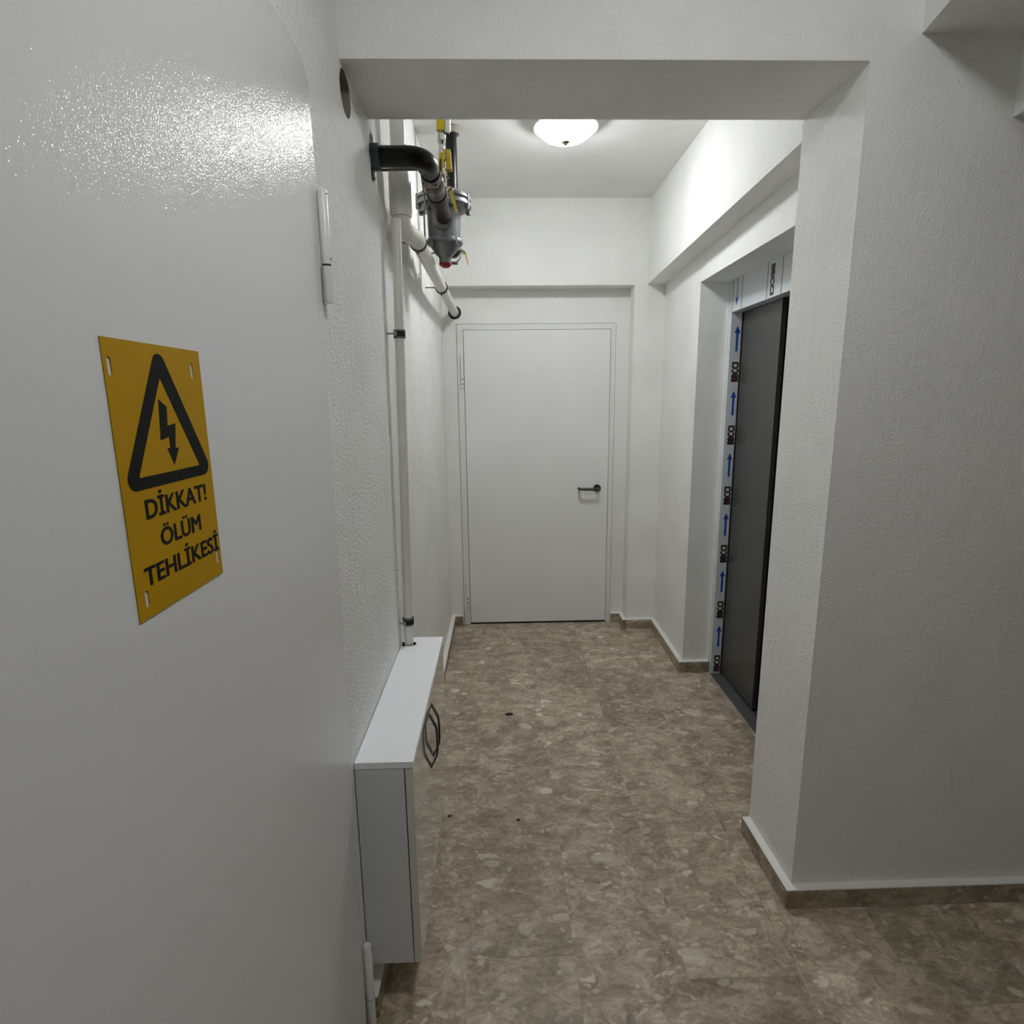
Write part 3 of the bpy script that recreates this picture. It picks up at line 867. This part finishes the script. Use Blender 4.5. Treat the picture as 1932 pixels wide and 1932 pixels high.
# regulator
ry = 2.45
rg = empty('regulator', (gx - 0.006, ry, 2.10), 'grey cast aluminium regulator', None)
rg.parent = gl
rg.location = Vector((gx - 0.006, ry, 2.10)) - gl.location
c0 = (gx - 0.006, ry, 0)
def gobj(name, bm, mat, **k):
    o = obj(name, bm, mat, None, **k)
    o.parent = rg
    o.matrix_parent_inverse = Matrix.Translation((gx - 0.006, ry, 2.10)).inverted()
    return o
gobj('body', lathe([(0.0, 2.300), (0.066, 2.300), (0.0655, 2.255), (0.063, 2.182), (0.0, 2.182)], 'z', c0, 40), M_CAST, smooth=True)
gobj('flange', lathe([(0.060, 2.296), (0.100, 2.300), (0.109, 2.306), (0.109, 2.316), (0.104, 2.322), (0.104, 2.326), (0.109, 2.330), (0.108, 2.340), (0.094, 2.352), (0.060, 2.366), (0.030, 2.372), (0, 2.373)], 'z', c0, 48), M_CAST, smooth=True)
for k in range(8):
    a = 2 * PI * (k + 0.5) / 8
    gobj('bolt', lathe([(0, 2.290), (0.009, 2.290), (0.009, 2.312), (0.009, 2.344), (0, 2.344)], 'z', (c0[0] + 0.103 * math.cos(a), ry + 0.103 * math.sin(a), 0), 6), M_CAST)
gobj('lower_flange', lathe([(0.050, 2.186), (0.070, 2.186), (0.0725, 2.182), (0.0725, 2.172), (0.066, 2.166), (0.050, 2.166)], 'z', c0, 40), M_CAST, smooth=True)
for k in range(4):
    a = PI / 4 + PI / 2 * k
    gobj('bolt', lathe([(0, 2.160), (0.008, 2.160), (0.008, 2.186), (0, 2.186)], 'z', (c0[0] + 0.0655 * math.cos(a), ry + 0.0655 * math.sin(a), 0), 8), M_CAST)
gobj('cone', lathe([(0.060, 2.170), (0.056, 2.160), (0.050, 2.150), (0.036, 2.132), (0.026, 2.122), (0.024, 2.118), (0.0245, 2.098), (0, 2.098)], 'z', c0, 32), M_CAST, smooth=True)
gobj('red_cap', lathe([(0, 2.099), (0.025, 2.099), (0.024, 2.092), (0.014, 2.084), (0, 2.082)], 'z', c0, 24), M_RED, smooth=True)
gobj('inlet_boss', lathe([(0.030, ry - 0.080), (0.040, ry - 0.078), (0.041, ry - 0.030), (0.041, ry)], 'y', (c0[0], 0, gz - 0.004), 28), M_CAST, smooth=True)
gobj('outlet_boss', lathe([(0.041, ry), (0.041, ry + 0.03), (0.040, ry + 0.078), (0.030, ry + 0.080)], 'y', (c0[0], 0, gz - 0.004), 28), M_CAST, smooth=True)
# outlet: along the corridor, then up to the ceiling
vx, vy, vz = -0.1985, 2.80, 2.215
obj('outlet_pipe', tube([(c0[0], ry + 0.07, gz - 0.004), (c0[0], 2.62, gz - 0.006), (vx, 2.71, vz + 0.004), (vx, 2.735, vz)], 0.0245, 24), M_RUST, gl, smooth=True)
obj('outlet_elbow', tube(bend([(vx, 2.73, vz), (vx, vy, vz), (vx, vy, vz + 0.08)], 0.05, 10), 0.0285, 24), M_BRASS, gl, smooth=True)
vp = obj('vertical_pipe', tube([(vx, vy, vz + 0.06), (vx, vy, ZC)], 0.0245, 28), M_BPIPE, gl, smooth=True)
obj('ceiling_ring', lathe([(0.0247, 2.712), (0.036, 2.712), (0.0365, 2.735), (0.034, 2.7412), (0.0247, 2.7412)], 'z', (vx, vy, 0), 24), M_DUCT, vp, smooth=True)
hg = obj('pipe_clip', ring_band((vx, 2.755, vz - 0.012), 'y', 0.0305, 0.0335, 0.012, 28), M_ZINC, gl)
obj('clip_bolt', tube([(vx - 0.018, 2.755, vz - 0.050), (vx + 0.018, 2.755, vz - 0.050)], 0.0045, 10), M_ZINC, hg)
obj('wall_rod', tube([(vx - 0.030, 2.755, vz - 0.004), (XL - 0.004, 2.755, vz - 0.004)], 0.005, 10), M_ZINC, hg)
tc_ = obj('test_valve', tube([(vx + 0.020, 2.752, vz + 0.012), (vx + 0.052, 2.752, vz - 0.006)], 0.009, 12), M_CHROME, gl, smooth=True)
obj('valve_lever', hexa([(vx + 0.050, 2.744, vz - 0.004), (vx + 0.056, 2.744, vz - 0.004), (vx + 0.066, 2.744, vz - 0.056), (vx + 0.062, 2.744, vz - 0.056),
                         (vx + 0.050, 2.760, vz - 0.004), (vx + 0.056, 2.760, vz - 0.004), (vx + 0.066, 2.760, vz - 0.056), (vx + 0.062, 2.760, vz - 0.056)]), M_YELLOW, tc_, bevel=0.001)
# small riser with gauge cocks on top of the inlet run
qx, qy = gx + 0.028, 2.045
rs_ = obj('gauge_riser', lathe([(0.010, 2.262), (0.013, 2.268), (0.013, 2.300), (0.009, 2.304), (0.009, 2.322), (0.0135, 2.326), (0.0135, 2.352), (0.0095, 2.358), (0.0095, 2.372), (0.0145, 2.378), (0.0145, 2.402), (0.008, 2.408), (0.008, 2.44), (0, 2.44)],
                               'z', (qx, qy, 0), 20), M_CHROME, gl, smooth=True)
obj('valve_lever', hexa([(qx - 0.012, qy - 0.030, 2.272), (qx + 0.002, qy - 0.030, 2.272), (qx + 0.002, qy - 0.022, 2.272), (qx - 0.012, qy - 0.022, 2.272),
                         (qx - 0.004, qy - 0.024, 2.340), (qx + 0.010, qy - 0.024, 2.340), (qx + 0.010, qy - 0.016, 2.340), (qx - 0.004, qy - 0.016, 2.340)]), M_YELLOW, rs_, bevel=0.001)
obj('lever_slot', box(qx - 0.0045, qx + 0.0005, qy - 0.0315, qy - 0.024, 2.283, 2.318), M_SCREW, rs_)
obj('valve_lever', hexa([(qx + 0.014, qy - 0.004, 2.298), (qx + 0.032, qy - 0.004, 2.298), (qx + 0.032, qy + 0.020, 2.298), (qx + 0.014, qy + 0.020, 2.298),
                         (qx + 0.010, qy - 0.004, 2.357), (qx + 0.028, qy - 0.004, 2.357), (qx + 0.028, qy + 0.020, 2.357), (qx + 0.010, qy + 0.020, 2.357)]), M_YELLOW, rs_, bevel=0.0015)
obj('valve_lever', box(qx - 0.013, qx + 0.012, qy - 0.010, qy + 0.006, 2.412, 2.475), M_YELLOW, rs_, bevel=0.002)
obj('valve_body', lathe([(0, 2.404), (0.009, 2.404), (0.012, 2.412), (0.012, 2.47), (0, 2.475)], 'z', (qx + 0.019, qy + 0.002, 0), 16), M_CHROME, rs_, smooth=True)
# bracket rod from the wall to the pipe
br = obj('bracket_rod', tube([(XL - 0.004, 1.845, 2.224), (gx - 0.022, 1.900, 2.247)], 0.0042, 10), M_ZINC, gl)
obj('bracket_nut', lathe([(0, -0.010), (0.010, -0.010), (0.010, 0.006), (0, 0.006)], 'x', (gx - 0.020, 1.902, 2.247), 6), M_BPIPE, br)
obj('bracket_plate', box(XL - 0.002, XL + 0.004, 1.835, 1.858, 2.204, 2.244), M_ZINC, br)
obj('sensing_tube', tube([(gx - 0.026, 1.93, 2.238), (gx - 0.055, 2.25, 2.26), (c0[0] - 0.078, ry, 2.30), (c0[0] - 0.078, ry, 2.19)], 0.003, 8), M_ZINC, gl)

# ---- bits of grit on the floor
def grit(x, y, r, sx_, label):
    bm = bmesh.new()
    bmesh.ops.create_icosphere(bm, subdivisions=2, radius=1)
    for v in bm.verts:
        k = 1 + random.uniform(-0.25, 0.25)
        v.co = Vector((v.co.x * r * sx_ * k + x, v.co.y * r * k + y, max(v.co.z * r * 0.35 * k + r * 0.2, 0.0002)))
    tag(obj('grit', bm, M_DIRT, smooth=True), label, 'dirt')
grit(0.0217, 2.6257, 0.011, 1.9, 'small dark flake of dirt in the middle of the marble floor')
grit(-0.2161, 1.9194, 0.0055, 1.2, 'tiny dark speck of dirt on the floor beside the cabinet')
grit(0.0462, 1.8896, 0.005, 1.3, 'tiny dark speck of dirt on the floor near the passage opening')
